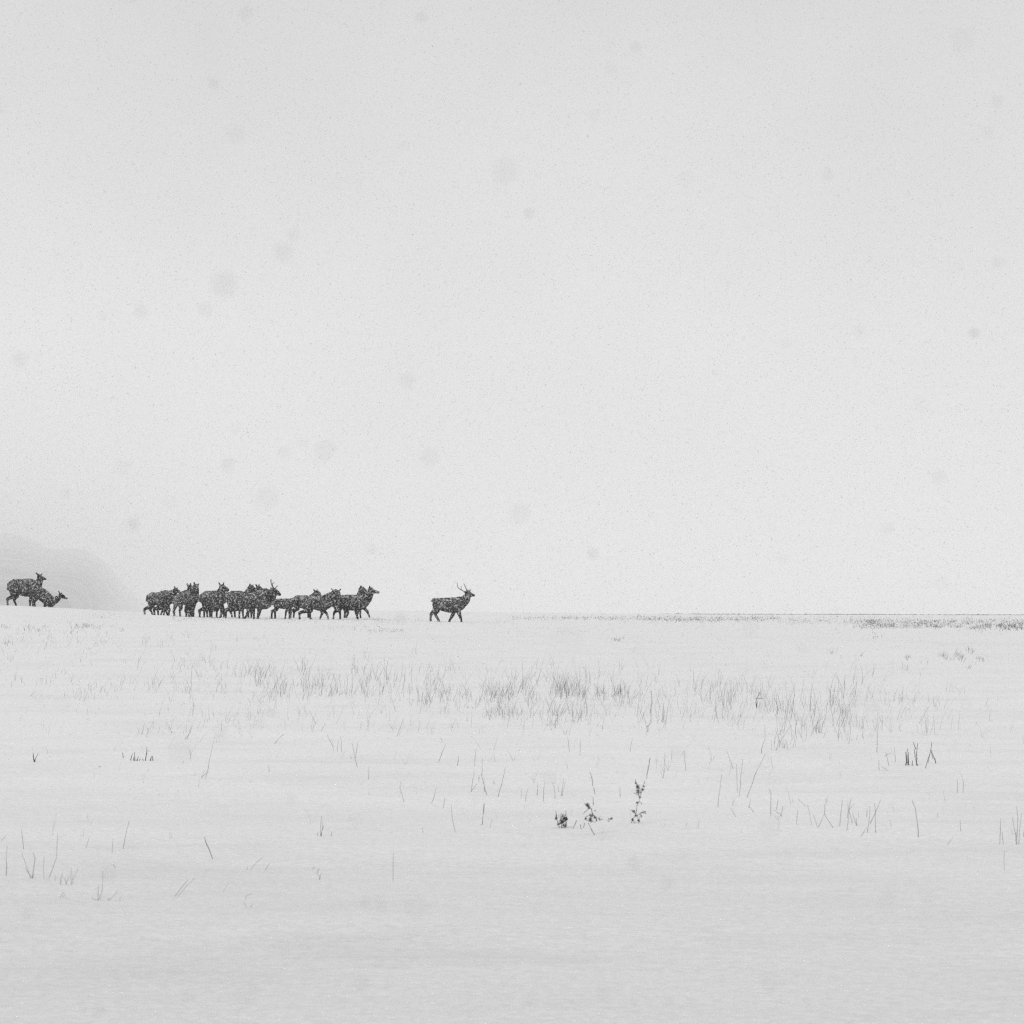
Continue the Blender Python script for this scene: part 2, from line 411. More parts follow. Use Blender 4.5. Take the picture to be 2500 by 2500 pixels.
def trunk(L, R, top, bot):
    H = bot - top
    return [(L + .36 * H, top + .42 * H, .40 * H), (L + .75 * H, top + .47 * H, .45 * H), ((L + R) / 2 + 2, top + .5 * H, .495 * H),
            (R - .62 * H, top + .5 * H, .5 * H), (R - .42 * H, top + .48 * H, .42 * H)]
def hindleg(L, top, bot, hock, foot, wd=1.0, mid=None, off=None):
    H = bot - top
    pts = [(L + .40 * H, top + .50 * H, .31 * H), (L + .42 * H + (hock[0] - L - .1 * H) * .35, bot - .02 * H, .17 * H), (hock[0], hock[1], 3.1 * wd)]
    if mid: pts.append((mid[0], mid[1], 2.3 * wd))
    else: pts.append((hock[0] * .35 + foot[0] * .65, hock[1] * .35 + foot[1] * .65, 2.2 * wd))
    pts.append((foot[0], foot[1], 2.4 * wd)); return pts
def foreleg(R, top, bot, knee, foot, wd=1.0, raised=False):
    H = bot - top; a = (R - .52 * H, top + .62 * H, .26 * H); b = ((R - .52 * H) * .55 + knee[0] * .45, bot + .06 * H, .135 * H)
    f = (foot[0], foot[1], 2.3 * wd)
    pts = [a, b, (knee[0], knee[1], 2.9 * wd), (knee[0] * .35 + foot[0] * .65, knee[1] * .35 + foot[1] * .65, 2.1 * wd)]
    return pts + ([(foot[0], foot[1], 2.3 * wd, None, True)] if raised else [f])

def fix(legs):
    out_ = []
    for j, L in enumerate(legs):
        q = []
        for p in L:
            if len(p) > 3 and p[3] is None: p = (p[0], p[1], p[2], -.15 if j == 0 else .15, p[4])
            q.append(p)
        out_.append(q)
    return out_

def E(label, d, L, R, top, bot, neck, head, ears, hinds, fronts, **kw):
    hl = [hindleg(L, top, bot, *h) for h in hinds]; fl = [foreleg(R, top, bot, *f) for f in fronts]
    return elk(label, d, trunk(L, R, top, bot), neck, head, ears, fix(hl), fix(fl), **kw)

HERD = 'elk of the herd bunched on the snow crest'
def ear(bx, by, tx, ty, dz=0.0, r=1.7):
    return ((bx, by, r, dz), (tx, ty, r * .62, dz))

# lone bull
bull = elk('lone antlered bull elk walking right, well ahead of the herd', 165,
    [(1067, 1473, 13), (1080, 1476, 15.5), (1094, 1477.5, 17.5), (1108, 1477, 18), (1118, 1476, 16.5), (1127, 1480, 10)],
    [(1116, 1474, 15.5), (1129, 1471, 13.5), (1137, 1463, 11.5), (1142, 1454, 8.5), (1143, 1448.5, 7)],
    [(1141, 1447.5, 6.3), (1148, 1451, 5.6), (1153, 1452.5, 3.7), (1157.5, 1453, 2.8)],
    [ear(1138, 1447, 1131, 1443.5, -.10, 2.0), ear(1144, 1446, 1148, 1443, .10, 1.6)],
    fix([[(1067, 1476, 11), (1062, 1490, 7.5), (1052.5, 1500, 3.6), (1051, 1509, 2.5), (1052, 1517, 2.6)],
         [(1069, 1476, 11), (1068, 1491, 6.5), (1062.5, 1500, 3.4), (1068.5, 1510, 2.6), (1072, 1517, 3.0)]]),
    fix([[(1114, 1482, 9), (1120, 1494, 6), (1123.5, 1504, 3.8), (1125.5, 1511, 2.6), (1127, 1517, 2.5)],
         [(1110, 1482, 9), (1108, 1495, 5.5), (1103, 1505, 4), (1099, 1512, 2.6), (1096, 1517, 2.6)]]),
    tail=[(1060, 1463, 4.5), (1052.5, 1467.5, 2.0)], group=None,
    antlers=([([(1138, 1446, -.08), (1131, 1443, -.15), (1125.5, 1440, -.28), (1120, 1436.5, -.36), (1117, 1431, -.38), (1116.4, 1423, -.3)], 1.2, .55),
              ([(1126, 1440, -.28), (1126, 1430, -.30)], .8, .4), ([(1141, 1445, -.1), (1145, 1441, -.18), (1149.5, 1439, -.2)], .9, .45)],
             [([(1140, 1445, .06), (1138, 1437, .2), (1135, 1430.5, .3), (1132, 1424, .26)], 1.2, .55),
              ([(1141, 1443, .1), (1142.5, 1438, .16)], .7, .4), ([(1142, 1445, .1), (1147, 1442, .2), (1150, 1440.5, .25)], .8, .4)]))

# pair on the left knoll
E('elk standing on the left knoll, head up, ears raised', 163, 17, 102, 1413.5, 1456,
  [(88, 1436, 13), (95, 1424, 9.5), (97, 1414, 7.5), (97, 1409, 6)],
  [(96, 1408, 6), (102, 1410.5, 5), (108, 1412.5, 3.3), (111, 1413.3, 2.7)],
  [ear(94, 1405, 88.5, 1398, -.08, 2.3), ear(99, 1404, 103, 1400, .1, 1.5)],
  [((18.5, 1463), (20.5, 1479)), ((33, 1464), (39, 1478))],
  [((74, 1468), (75.5, 1481)), ((82, 1472), (87, 1490))])
elk('elk sloping down chest deep in snow before the elk on the left knoll', 154,
    [(84, 1440, 13), (96, 1446, 16), (108, 1456, 16), (118, 1465, 15), (124, 1472, 12)],
    [(122, 1468, 12), (133, 1467, 9.3), (141, 1461.5, 7), (146, 1455.5, 5.6)],
    [(148, 1453.5, 5.4), (154, 1456.5, 4.3), (160, 1459.5, 2.7), (163.5, 1461, 2.1)],
    [ear(147, 1450, 144, 1443.5, -.08, 2.2), ear(149.5, 1449, 151, 1445.5, .08, 1.4)],
    fix([[(86, 1444, 10), (90, 1460, 6.5), (84, 1470, 3.3), (84, 1480, 2.4), (85, 1488, 2.4)], [(88, 1444, 10), (84, 1461, 6.5), (79, 1470, 3.3), (81, 1482, 2.4), (82, 1488, 2.4)]]),
    fix([[(122, 1474, 8), (125, 1482, 5.5), (127, 1487, 4.2), (127, 1490, 3), (127, 1492, 2.5)], [(112, 1468, 8), (109, 1479, 4.2), (107.5, 1484, 2.8), (107, 1487, 2.4), (107, 1490, 2.3)]]))

g = HERD
E('rearmost elk at the left end of the herd, hindquarters showing', 168, 356, 420, 1446, 1481,
  [(410, 1460, 11), (420, 1456, 8.5), (428, 1454, 6)], [(430, 1454, 5.5), (438, 1457, 3)], [ear(428, 1450, 425, 1446, .05)],
  [((353.5, 1487), (354, 1498)), ((364, 1486), (372, 1498))], [((398, 1490), (393, 1502)), ((401, 1490), (399, 1501))], group=g)
E('elk second from the left of the herd, small head turned forward', 165, 380, 427, 1441.5, 1482,
  [(414, 1456, 13), (422, 1449, 9.5), (428, 1443, 6.5)], [(429, 1440.5, 5.6), (434, 1443, 4.2), (438, 1445.5, 2.8)],
  [ear(427.5, 1437, 426.5, 1432, -.1, 2.0), ear(431.5, 1438, 433.5, 1434, .1, 1.6)],
  [((376.5, 1487), (378.5, 1499)), ((384, 1488), (386, 1500))], [((406, 1490), (410, 1501)), ((413, 1488), (411, 1500))], group=g, pale=[(386, 1452, 4), (385, 1466, 5)])
elk('pale rumped elk standing close in front of the second elk', 161,
    [(433, 1467, 12, -.5), (443, 1461, 16, -.25), (454, 1458, 17.5, 0), (463, 1460, 16, .2)],
    [(462, 1454, 13, .2), (464, 1445, 10, .2), (463.5, 1437, 7.8, .2)], [(463, 1434, 6.8, .2), (467, 1437, 5.2, .1), (470, 1440, 3.6, 0)],
    [ear(459.5, 1430.5, 456.5, 1425, .0, 2.3), ear(464.5, 1429, 463.5, 1423.5, .3, 2.1)],
    fix([[(434, 1468, 9, -.6), (431, 1480, 5.5, -.6), (427.5, 1490, 3.2, -.6), (428.5, 1500, 2.4, -.6), (428.5, 1507, 2.6, -.6)],
         [(440, 1470, 9, -.2), (443, 1483, 5.5, -.2), (440, 1491, 3, -.2), (440.5, 1497, 2.2, -.2), (441, 1502, 2.3, -.2)]]),
    fix([[(460, 1470, 8, 0), (461, 1484, 5, 0), (460.5, 1492, 3.3, 0), (461, 1500, 2.4, 0), (461, 1508, 2.6, 0)],
         [(456, 1470, 8, .4), (453, 1484, 5, .4), (450.5, 1490, 3.2, .4), (453, 1496, 2.4, .4), (453, 1502, 2.4, .4)]]), group=g,
    pale=[(433, 1474, 6), (430, 1484, 6), (443, 1479, 5)])
elk('elk with raised head and chest turned to the viewer at the first gap', 164,
    [(460, 1462, 13, 1.3), (465, 1461, 15, .8), (471, 1462, 14.5, .3), (474, 1464, 12, 0)],
    [(475, 1458, 11, 0), (477.5, 1447, 8.8, -.05), (478, 1438, 7.4, -.1)], [(478, 1432.5, 7, -.1), (481, 1435, 5.4, -.3), (482.5, 1439.5, 3.9, -.42)],
    [ear(475, 1428, 473.8, 1422, 0, 2.4), ear(481.5, 1429, 486, 1425.5, -.1, 2.0)],
    fix([[(460, 1466, 9, 1.4), (460, 1480, 5.5, 1.4), (459, 1490, 3, 1.4), (459, 1498, 2.3, 1.4), (459, 1503, 2.3, 1.4)],
         [(464, 1466, 9, 1.1), (466, 1480, 5.5, 1.1), (467, 1490, 3, 1.1), (467, 1498, 2.3, 1.1), (467, 1503, 2.3, 1.1)]]),
    fix([[(474, 1472, 7.5, -.12), (473, 1484, 4.8, -.12), (471.5, 1492, 3.2, -.12), (471.5, 1500, 2.3, -.12), (471, 1507, 2.5, -.12)],
         [(470, 1472, 7.5, .2), (466, 1484, 4.8, .2), (464, 1492, 3.2, .2), (463, 1500, 2.3, .2), (463, 1506, 2.4, .2)]]), group=g)
E('elk right of the first gap, both ears pricked above a thick neck', 162, 485.5, 553, 1442.5, 1485,
  [(532, 1460, 14.5), (538, 1449, 11.5), (542, 1440, 9)], [(542.5, 1435, 8), (549, 1437.5, 6.3), (554, 1439.5, 4.5), (556.5, 1440.5, 3.4)],
  [ear(538.5, 1429, 534.5, 1422.5, -.12, 2.2), ear(543.5, 1428.5, 546.5, 1422, .12, 2.0)],
  [((487.5, 1490), (488.5, 1506)), ((498, 1489), (498, 1507))], [((517.5, 1491), (517.5, 1506)), ((528.5, 1491), (528.5, 1507))], group=g)
E('mostly hidden elk behind the thick necked elk, only legs showing', 167, 500, 556, 1448, 1480,
  [(546, 1460, 11), (553, 1455, 8), (557, 1452, 6)], [(558, 1451, 5.5), (565, 1454, 3.4)], [ear(556, 1447, 554, 1443, 0, 1.5)],
  [((505.5, 1489), (507, 1503)), ((511, 1489), (512, 1502))], [((541, 1489), (540.5, 1503)), ((546, 1488), (546, 1502))], group=g)
E('broad backed elk in the dense middle of the herd', 161.5, 549, 612, 1442.5, 1485,
  [(600, 1458, 13.5), (607, 1447, 10), (611, 1438, 7.8)], [(612, 1434.5, 6.8), (618, 1438, 5.4), (623, 1441, 3.8)],
  [ear(611, 1429.5, 610.5, 1425.5, -.1, 2.2), ear(614.5, 1430, 618, 1427.5, .1, 1.6)],
  [((545, 1493), (536.5, 1507)), ((551, 1490), (550.5, 1508))], [((585, 1492), (585, 1509)), ((592, 1491), (593, 1508))], group=g)
E('elk behind the broad backed one, two ears beside the bull\'s neck', 167, 562, 630, 1447, 1486,
  [(620, 1458, 13), (627, 1448, 10), (630, 1440, 8)], [(631, 1436.5, 7), (638, 1440, 5.2), (643, 1443, 3.8)],
  [ear(627, 1430.5, 624.5, 1426, -.1, 2.0), ear(631.5, 1430.5, 632, 1425.5, .12, 2.0)],
  [((563, 1491), (568, 1507)), ((571.5, 1490), (573.5, 1507))], [((613, 1491), (614.5, 1506)), ((606, 1491), (606, 1506))], group=g)
elk('antlered bull elk in the middle of the herd with shaggy neck', 160,
    [(604, 1462, 14), (616, 1465, 17), (630, 1467, 19), (643, 1468, 19), (652, 1472, 14.5)],
    [(640, 1458, 18), (651, 1456, 18), (658, 1457, 16), (664, 1450, 12.5), (667, 1444, 8.5)],
    [(667.5, 1442, 7.4), (674, 1445.5, 6.2), (680, 1449.5, 4.2), (683.5, 1451.5, 3.2)],
    [ear(664, 1440, 661.5, 1434.5, -.1, 2.2), ear(670, 1438, 673, 1436, .12, 1.6)],
    fix([[(606, 1466, 11), (608, 1483, 7), (606, 1494, 3.6), (603, 1502, 2.6), (596, 1506.5, 2.8)],
         [(608, 1466, 11), (617, 1484, 7), (618.5, 1494, 3.4), (619, 1500, 2.5), (619, 1507, 2.6)]]),
    fix([[(640, 1475, 9), (635, 1487, 6), (632.5, 1497, 4), (631, 1504, 3), (629, 1511, 2.8)],
         [(636, 1475, 9), (632, 1487, 5.5), (631, 1496, 3.5), (630, 1503, 2.6), (630, 1509, 2.6)]]), group=g,
    antlers=([([(669, 1437, -.08), (666.5, 1431, -.2), (665, 1424, -.28), (664, 1414, -.24)], 1.25, .55), ([(666.2, 1426, -.25), (671.7, 1421, -.3)], .8, .4),
              ([(671, 1437, -.1), (675, 1434, -.2), (679.5, 1429.5, -.22)], .9, .45)],
             [([(668, 1437, .08), (663, 1430, .25), (660.3, 1423, .32), (659, 1414.5, .26)], 1.25, .55),
              ([(671, 1436, .1), (674, 1432.5, .2), (676, 1430, .22)], .8, .4)]))
E('small low backed elk just right of the antlered bull, head hidden', 164, 664.5, 722, 1461.5, 1487.5,
  [(712, 1470, 9.5), (722, 1467, 7), (730, 1466, 5.5)], [(733, 1465.5, 5), (742, 1469, 3)], [ear(731, 1461.5, 728, 1458, 0, 1.5)],
  [((664.5, 1492), (664, 1505)), ((671, 1492), (671, 1507))], [((699, 1492), (697, 1506)), ((706, 1492), (706, 1507))], group=g)
E('elk showing only its rump and a lifted head over a neighbour\'s back', 168, 711, 768, 1453.5, 1487,
  [(758, 1464, 11), (766, 1456, 8.5), (771, 1450, 7)], [(773, 1447, 6.3), (778, 1449.5, 4.8), (781.5, 1451.5, 3.4)],
  [ear(769.5, 1443.5, 765.5, 1439, -.1, 2.1), ear(774, 1442.5, 774.5, 1439, .1, 1.8)],
  [((711, 1492), (709.5, 1507)), ((718, 1491), (716, 1507))], [((752, 1491), (753, 1506)), ((757, 1491), (757, 1505))], group=g, pale=[(736, 1460, 5)])
elk('elk looking at the viewer with both ears spread sideways', 160.5,
    trunk(741, 815, 1454.5, 1491),
    [(796, 1465, 14.5), (806, 1459, 12.5), (814, 1453, 10), (819, 1449, 8)],
    [(820, 1446.5, 7.6, -.05), (825, 1450, 6.6, -.2), (828, 1453, 4.8, -.38)],
    [ear(815.5, 1443.5, 809, 1437.5, 0, 2.2), ear(825.5, 1444, 831.5, 1438.5, .05, 2.2)],
    fix([hindleg(741, 1454.5, 1491, (731.5, 1496), (732, 1509)), hindleg(741, 1454.5, 1491, (752.5, 1496), (760.5, 1510), 1.0, (755.5, 1505))]),
    fix([foreleg(806, 1454.5, 1491, (787, 1498), (780.5, 1511)), foreleg(806, 1454.5, 1491, (797.5, 1498), (801, 1509))]), group=g)
E('elk behind the leading one, dark head turned at its shoulder', 168, 822, 890, 1453.5, 1487,
  [(878, 1462, 12), (882, 1451, 10), (882.5, 1444, 8.6)], [(882.5, 1440, 8), (888, 1444, 7), (891, 1448, 4.8)],
  [ear(881, 1433.5, 881, 1429.8, -.05, 2.2), ear(886, 1434.5, 889, 1432, .1, 1.3)],
  [((850, 1496), (844.5, 1511)), ((842, 1492), (841, 1505))], [((875, 1494), (870.5, 1506)), ((879, 1492), (880, 1505))], group=g)
elk('leading elk at the right end of the herd, foreleg lifted mid stride', 163,
    trunk(802, 903, 1452.5, 1490),
    [(888, 1467, 15), (896, 1461, 12.5), (902, 1452, 10), (905, 1445, 8)],
    [(904.5, 1441.5, 7.4), (911, 1443.5, 5.6), (918, 1445, 3.4), (923.5, 1446, 3.1)],
    [ear(902.5, 1436.5, 902.5, 1431, -.1, 2.3), ear(906, 1437, 908.5, 1433, .1, 1.5)],
    fix([hindleg(806, 1452.5, 1490, (817, 1494), (814, 1507)), hindleg(806, 1452.5, 1490, (829.5, 1494), (830.5, 1506))]),
    fix([[(884, 1476, 9, -.15), (892, 1488, 4.5, -.15), (897.5, 1493, 3.1, -.15), (900, 1500, 2.1, -.15), (902.5, 1506, 2.2, -.15, True)],
         [(880, 1476, 9, .15), (868, 1488, 5.2, .15), (870, 1498, 3.2, .15), (872, 1505, 2.3, .15), (874, 1511, 2.5, .15)]]), group=g, pale=[(864, 1456, 5), (862, 1464, 5)])

# ------------------------------------------------------------------ stalks, tufts and weeds poking out of the snow
T5 = lambda x, y: (x / 2.415, 1950 + y / 2.415)
TA = lambda x, y: (x / 3.091, 1480 + y / 3.091)
TB = lambda x, y: (625 + x / 3.091, 1480 + y / 3.091)
TC = lambda x, y: (1250 + x / 3.091, 1480 + y / 3.091)
TD = lambda x, y: (1875 + x / 3.091, 1480 + y / 3.091)
TE = lambda x, y: (1300 + x / 6.0375, 1850 + y / 6.0375)
TF = lambda x, y: (2100 + x / 4.83, 1780 + y / 4.83)

def tuft(name, label, cat, tile, strokes, wd=1.3, mat=None, group=None, one=False):
    mat = mat or M_GRASS; stems = []
    allp = [tile(*p) for s in strokes for p in s]
    bx, by = max(allp, key=lambda p: p[1]); d0 = on_ground(bx, by)
    bw_ = P(bx, by, d0); loc = (bw_[0], bw_[1], gz(bw_[0], bw_[1])); single = len(strokes) == 1
    if not single:
        root = bpy.data.objects.new(name, None); COL.objects.link(root); root.location = loc
    for s in strokes:
        mb = MB()
        q = [tile(*p) for p in s]; lo = max(q, key=lambda p: p[1])
        if q[0][1] > q[-1][1]: q = q[::-1]                 # top first
        same = abs(lo[1] - by) < 7
        d = d0 if same else on_ground(*lo)
        j = random.uniform(-.05, .05) if same else 0
        pts = [Vector(P(p[0], p[1], d)) for p in q]; n = len(pts)
        tilt = random.uniform(-.25, .25)
        for i, p in enumerate(pts): p.y += j + tilt * (p.z - pts[-1].z)
        b = pts[-1]; pts.append(Vector((b.x, b.y, min(b.z, gz(b.x, b.y)) - .03))); n += 1
        r = wd * .40 * d / F
        rad = [r * (.5 + .6 * i / (n - 1)) for i in range(n)]
        P2, R2 = [], []
        for i in range(n - 1):
            a, b = pts[i], pts[i + 1]; m = max(1, int((a - b).length / .07))
            for t in range(m):
                f = t / m; P2.append(a.lerp(b, f) + Vector((random.gauss(0, .003), random.gauss(0, .003), 0))); R2.append((rad[i] * (1 - f) + rad[i + 1] * f) * random.uniform(.75, 1.3))
        P2.append(pts[-1]); R2.append(rad[-1])
        mb.tube(P2, R2, 4)
        if single: return tag(mb.build(name, mat, None, loc), label, cat, group)
        mesh_obj('stem', [(v[0] - loc[0], v[1] - loc[1], v[2] - loc[2]) for v in mb.v], mb.f, mat, root)
    return tag(root, label, cat, group)

FS = 'dry stalks and tufts standing in the foreground snow'
st = lambda lab, tile, strokes, wd=1.4, mat=None: tuft('dry_stalk', lab, 'stalk', tile, strokes, wd, mat, FS)
tf = lambda lab, tile, strokes, wd=1.3, mat=None: tuft('grass_tuft', lab, 'grass tuft', tile, strokes, wd, mat, FS)
st('straight stalk and bent tip at the lower left edge', T5, [[(0, 258), (38, 215)], [(50, 272), (44, 350), (38, 455)]], 1.7)
tf('tuft of crossing bent stems in the lower left corner clump', T5, [[(130, 175), (138, 300)], [(128, 320), (160, 400), (185, 468)], [(145, 415), (165, 445), (185, 468)], [(195, 315), (207, 350), (190, 455)], [(200, 445), (185, 470)]], 1.6)
st('tallest kinked stalk of the lower left clump', T5, [[(328, 210), (326, 350), (290, 470)]], 1.8)
st('thin upright stalk between the kinked stalk and the crossing tuft', T5, [[(258, 340), (256, 400), (256, 480)]], 1.3)
tf('low bushy tuft right of the kinked stalk, lower left', T5, [[(325, 450), (330, 490)], [(375, 440), (360, 495)], [(380, 460), (400, 495)], [(418, 410), (416, 480)], [(468, 400), (425, 510)], [(410, 455), (392, 495)], [(350, 470), (362, 492)], [(440, 450), (420, 500)]], 1.5)
tf('tiny curled stem lying below the lower left clump', T5, [[(355, 585), (375, 550), (395, 575)], [(365, 580), (385, 560)]], 1.4)
tf('fan shaped tuft with one tall stem, lowest in the snow field', T5, [[(604, 432), (597, 540), (575, 605)], [(575, 515), (575, 605)], [(535, 590), (575, 605)], [(600, 575), (580, 605)], [(625, 605), (640, 590)]], 1.6)
st('short leaning stems right of the fan shaped tuft', T5, [[(640, 605), (700, 535)], [(705, 590), (720, 565)]], 1.1)
st('faint short slanting stalk above the lower left clump', T5, [[(530, 225), (508, 290)], [(497, 180), (492, 230)]], 1.3)
st('thin upright stem beside the long leaning stalk, lower left', T5, [[(664, 235), (662, 320)], [(660, 380), (680, 410)]], 1.4)
st('long straight stalk tipping right, alone above the fan tuft', T5, [[(757, 130), (740, 220), (727, 300)]], 1.6)
st('dark stick leaning steeply to the left', T5, [[(1197, 225), (1215, 262), (1250, 360)]], 2.3, M_DARK)
st('pair of parallel stems leaning far to the right', T5, [[(1103, 480), (1030, 575)], [(1150, 462), (1045, 580)]], 1.4)
st('small slanting stem by the arched stems', T5, [[(1355, 490), (1318, 550)]], 1.1)
tf('faint arched stems bending over the bare snow', T5, [[(1448, 425), (1455, 405)], [(1475, 425), (1510, 375), (1550, 340)], [(1585, 378), (1560, 425)]], 1.3)
tf('stem curled into a ring on the bare snow', T5, [[(1485, 560), (1460, 570), (1440, 600)], [(1440, 600), (1455, 635), (1470, 640)], [(1490, 615), (1480, 635)]], 1.4)
tf('low knot of short stems right of the arched stems', T5, [[(1840, 415), (1855, 400)], [(1870, 440), (1880, 410)], [(1895, 440), (1880, 480)], [(1865, 440), (1885, 465)]], 1.9)
tf('small sheaf of five upright blades on open snow', TB, [[(490, 1580), (487, 1730)], [(505, 1620), (495, 1730)], [(515, 1650), (498, 1720)], [(465, 1710), (462, 1735)], [(572, 1700), (570, 1735)]], 1.8)
tf('v shaped pair of long stems left of centre', TB, [[(722, 1035), (745, 1140), (765, 1215)], [(768, 1030), (750, 1150)], [(713, 1125), (718, 1155)]], 1.4)
st('lone stem tilted right near the middle of the field', TB, [[(1115, 850), (1062, 985)]], 1.4)
tf('slanting stem with a small broken twig above it', TB, [[(1395, 990), (1410, 1030)], [(1430, 1040), (1405, 1110), (1380, 1180)]], 1.4)
st('two short upright stems left of the ragged cluster', TB, [[(1530, 1130), (1520, 1210)], [(1662, 1080), (1650, 1190)]], 1.5)
tf('ragged cluster of thin crossing stems right of centre', TB, [[(1680, 1275), (1678, 1330)], [(1700, 1270), (1712, 1310), (1740, 1430)], [(1650, 1250), (1620, 1400)], [(1710, 1150), (1705, 1280)], [(1720, 1300), (1725, 1400)], [(1665, 1340), (1625, 1400)]], 1.5)
st('dark fleck of a stem beside a long slanting stalk', TB, [[(1793, 1310), (1798, 1350)], [(1885, 1210), (1855, 1340), (1828, 1440)]], 1.9)
st('lone stalk tilting right beside a shallow dip in the snow', TB, [[(1358, 1365), (1340, 1440), (1325, 1495)]], 1.5)
st('short stub of a stalk right of the shallow dip', TB, [[(1425, 1445), (1412, 1525)]], 1.7)
st('long faint stem bending left, in front of the shallow dip', TB, [[(1470, 1500), (1480, 1600), (1500, 1710)]], 1.3)
st('thick broken stalk with a frayed foot left of the three weeds', TB, [[(1720, 1490), (1715, 1590), (1703, 1660)], [(1722, 1490), (1718, 1560)], [(1680, 1660), (1700, 1650)]], 2.4)
st('short slanting stem just right of the thick broken stalk', TB, [[(1785, 1610), (1768, 1670)]], 1.4)
st('tiny dark upright stub alone on the snow', TB, [[(1258, 1670), (1262, 1715)]], 1.9)
tf('bent stem with a small seed head left of the shallow dip', TB, [[(1095, 1320), (1085, 1370), (1118, 1480)], [(1085, 1420), (1100, 1400)]], 1.3)
st('scattered thin stem left of the v shaped pair', TB, [[(640, 985), (645, 1100)], [(625, 1010), (612, 1100)], [(535, 970), (580, 1060)]], 1.2)
st('steeply tipped stems above the v shaped pair', TB, [[(525, 880), (490, 950)], [(405, 790), (450, 885)], [(370, 780), (371, 805)]], 1.2)
st('single upright stem at the bottom of the field centre', TB, [[(1035, 1860), (1035, 1960), (1037, 2080)]], 1.3)
st('faint low stem lying right, above the open snow', TB, [[(210, 965), (170, 1000), (140, 1040)]], 1.3)
st('faint upright stems at the left end of the open snow', TB, [[(848, 1215), (850, 1310)], [(98, 1200), (100, 1250)], [(857, 1400), (855, 1430)]], 1.4)
tf('dark v shaped sprig alone on the far left snow', TA, [[(247, 1110), (252, 1160), (258, 1175)], [(285, 1110), (270, 1145), (258, 1178)], [(250, 1130), (262, 1170)]], 2.6, M_DARK)
tf('dark ragged row of short stubs on the left snow', TA, [[(1000, 1110), (985, 1160)], [(1020, 1100), (1020, 1160)], [(1045, 1135), (1030, 1165)], [(1058, 1150), (1050, 1166)], [(1130, 1095), (1108, 1090), (1096, 1165)], [(1108, 1060), (1105, 1120)], [(1145, 1130), (1130, 1160)], [(1152, 1130), (1150, 1158)], [(925, 1105), (932, 1145)], [(1070, 1150), (1080, 1166)], [(1010, 1140), (1012, 1165)], [(1040, 1150), (1038, 1168)], [(1143, 1140), (1138, 1162)]], 2.5, M_DARK)
st('very tall thin leaning stem on the left half of the field', TA, [[(1620, 990), (1590, 1130), (1555, 1305)], [(1575, 1250), (1520, 1285)]], 1.3)
tf('slanting forked blades above the dark row of stubs', TA, [[(1448, 900), (1430, 960), (1390, 1010)], [(1125, 915), (1105, 985)], [(1090, 880), (1070, 970)], [(1260, 875), (1300, 960)], [(1210, 900), (1190, 960)], [(1425, 965), (1415, 1000)]], 1.4)
st('tiny dark flecks of stem right of the row of stubs', TA, [[(1385, 1170), (1380, 1185)], [(1345, 1215), (1350, 1228)], [(1120, 1230), (1123, 1245)], [(1655, 1310), (1656, 1322)], [(740, 1215), (760, 1210)]], 2.0)
tf('spread of five bent blades left above the three weeds', TC, [[(300, 1325), (325, 1390), (322, 1460)], [(345, 1350), (355, 1400)], [(388, 1300), (370, 1430)], [(405, 1325), (375, 1435)]], 1.5)
tf('row of four upright stems left of the bent blades', TC, [[(248, 1325), (238, 1465)], [(195, 1335), (190, 1430)], [(120, 1370), (98, 1480)], [(75, 1370), (68, 1450)]], 1.4)
st('tiny dark stub above a faint stem, near the tallest weed', TC, [[(790, 1235), (793, 1262)], [(812, 1360), (815, 1445)]], 1.6)
st('thin upright stems right of the tallest weed', TC, [[(1155, 1100), (1148, 1200), (1140, 1300)], [(1205, 1090), (1205, 1170)], [(1300, 1090), (1310, 1240)]], 1.2)
st('tall clean stalk left of the three right hand stalks', TC, [[(1580, 1265), (1565, 1400), (1553, 1520)]], 1.5)
tf('three right hand stalks standing like a narrow gate', TC, [[(1625, 1095), (1668, 1230)], [(1695, 1190), (1698, 1410)], [(1745, 1150), (1715, 1435)]], 1.5)
st('very long stalk leaning right with a knotted upper stem', TC, [[(1905, 890), (1905, 1000), (1880, 1080), (1885, 1115)], [(1905, 1110), (1830, 1270), (1770, 1445)]], 1.6)
st('low slanting stems below the narrow gate of stalks', TC, [[(1325, 1630), (1318, 1665)], [(1650, 1525), (1690, 1590)], [(1805, 1450), (1785, 1530)], [(1790, 1500), (1825, 1555)]], 1.4)
st('faint thin stems above the tallest weed', TC, [[(910, 1000), (892, 1100)], [(515, 1010), (514, 1130)], [(420, 985), (435, 1100)]], 1.3)
tf('small dark thistle head at the right of the grass band', TC, [[(1845, 690), (1850, 720), (1848, 765)], [(1840, 720), (1846, 755)], [(1890, 692), (1848, 700)], [(1870, 650), (1848, 700)]], 2.3, M_DARK)
tf('forked branching stem below the grass band', TC, [[(990, 800), (1015, 915), (1025, 950)], [(1055, 640), (1050, 880), (1017, 915)]], 1.6)
tf('crossed short stems left of the right hand fence of blades', TD, [[(8, 1375), (20, 1400), (18, 1590)], [(80, 1460), (60, 1540)], [(40, 1535), (100, 1575)], [(110, 1510), (100, 1575)]], 1.5)
st('drooping stem ending in a long faint stalk', TD, [[(220, 1450), (285, 1510)], [(300, 1500), (330, 1650)], [(230, 1540), (222, 1630)]], 1.3)
tf('tuft spreading like an upturned v right of the drooping stem', TD, [[(345, 1575), (380, 1670)], [(418, 1490), (425, 1570), (490, 1670)], [(425, 1570), (380, 1665)]], 1.5)
tf('dense bundle of upright crossing blades, lower right', TD, [[(565, 1470), (555, 1580), (543, 1670)], [(625, 1445), (605, 1560), (595, 1700)], [(605, 1480), (603, 1600)], [(655, 1490), (615, 1540), (640, 1640)], [(640, 1560), (670, 1655)], [(665, 1600), (672, 1655)]], 1.8)
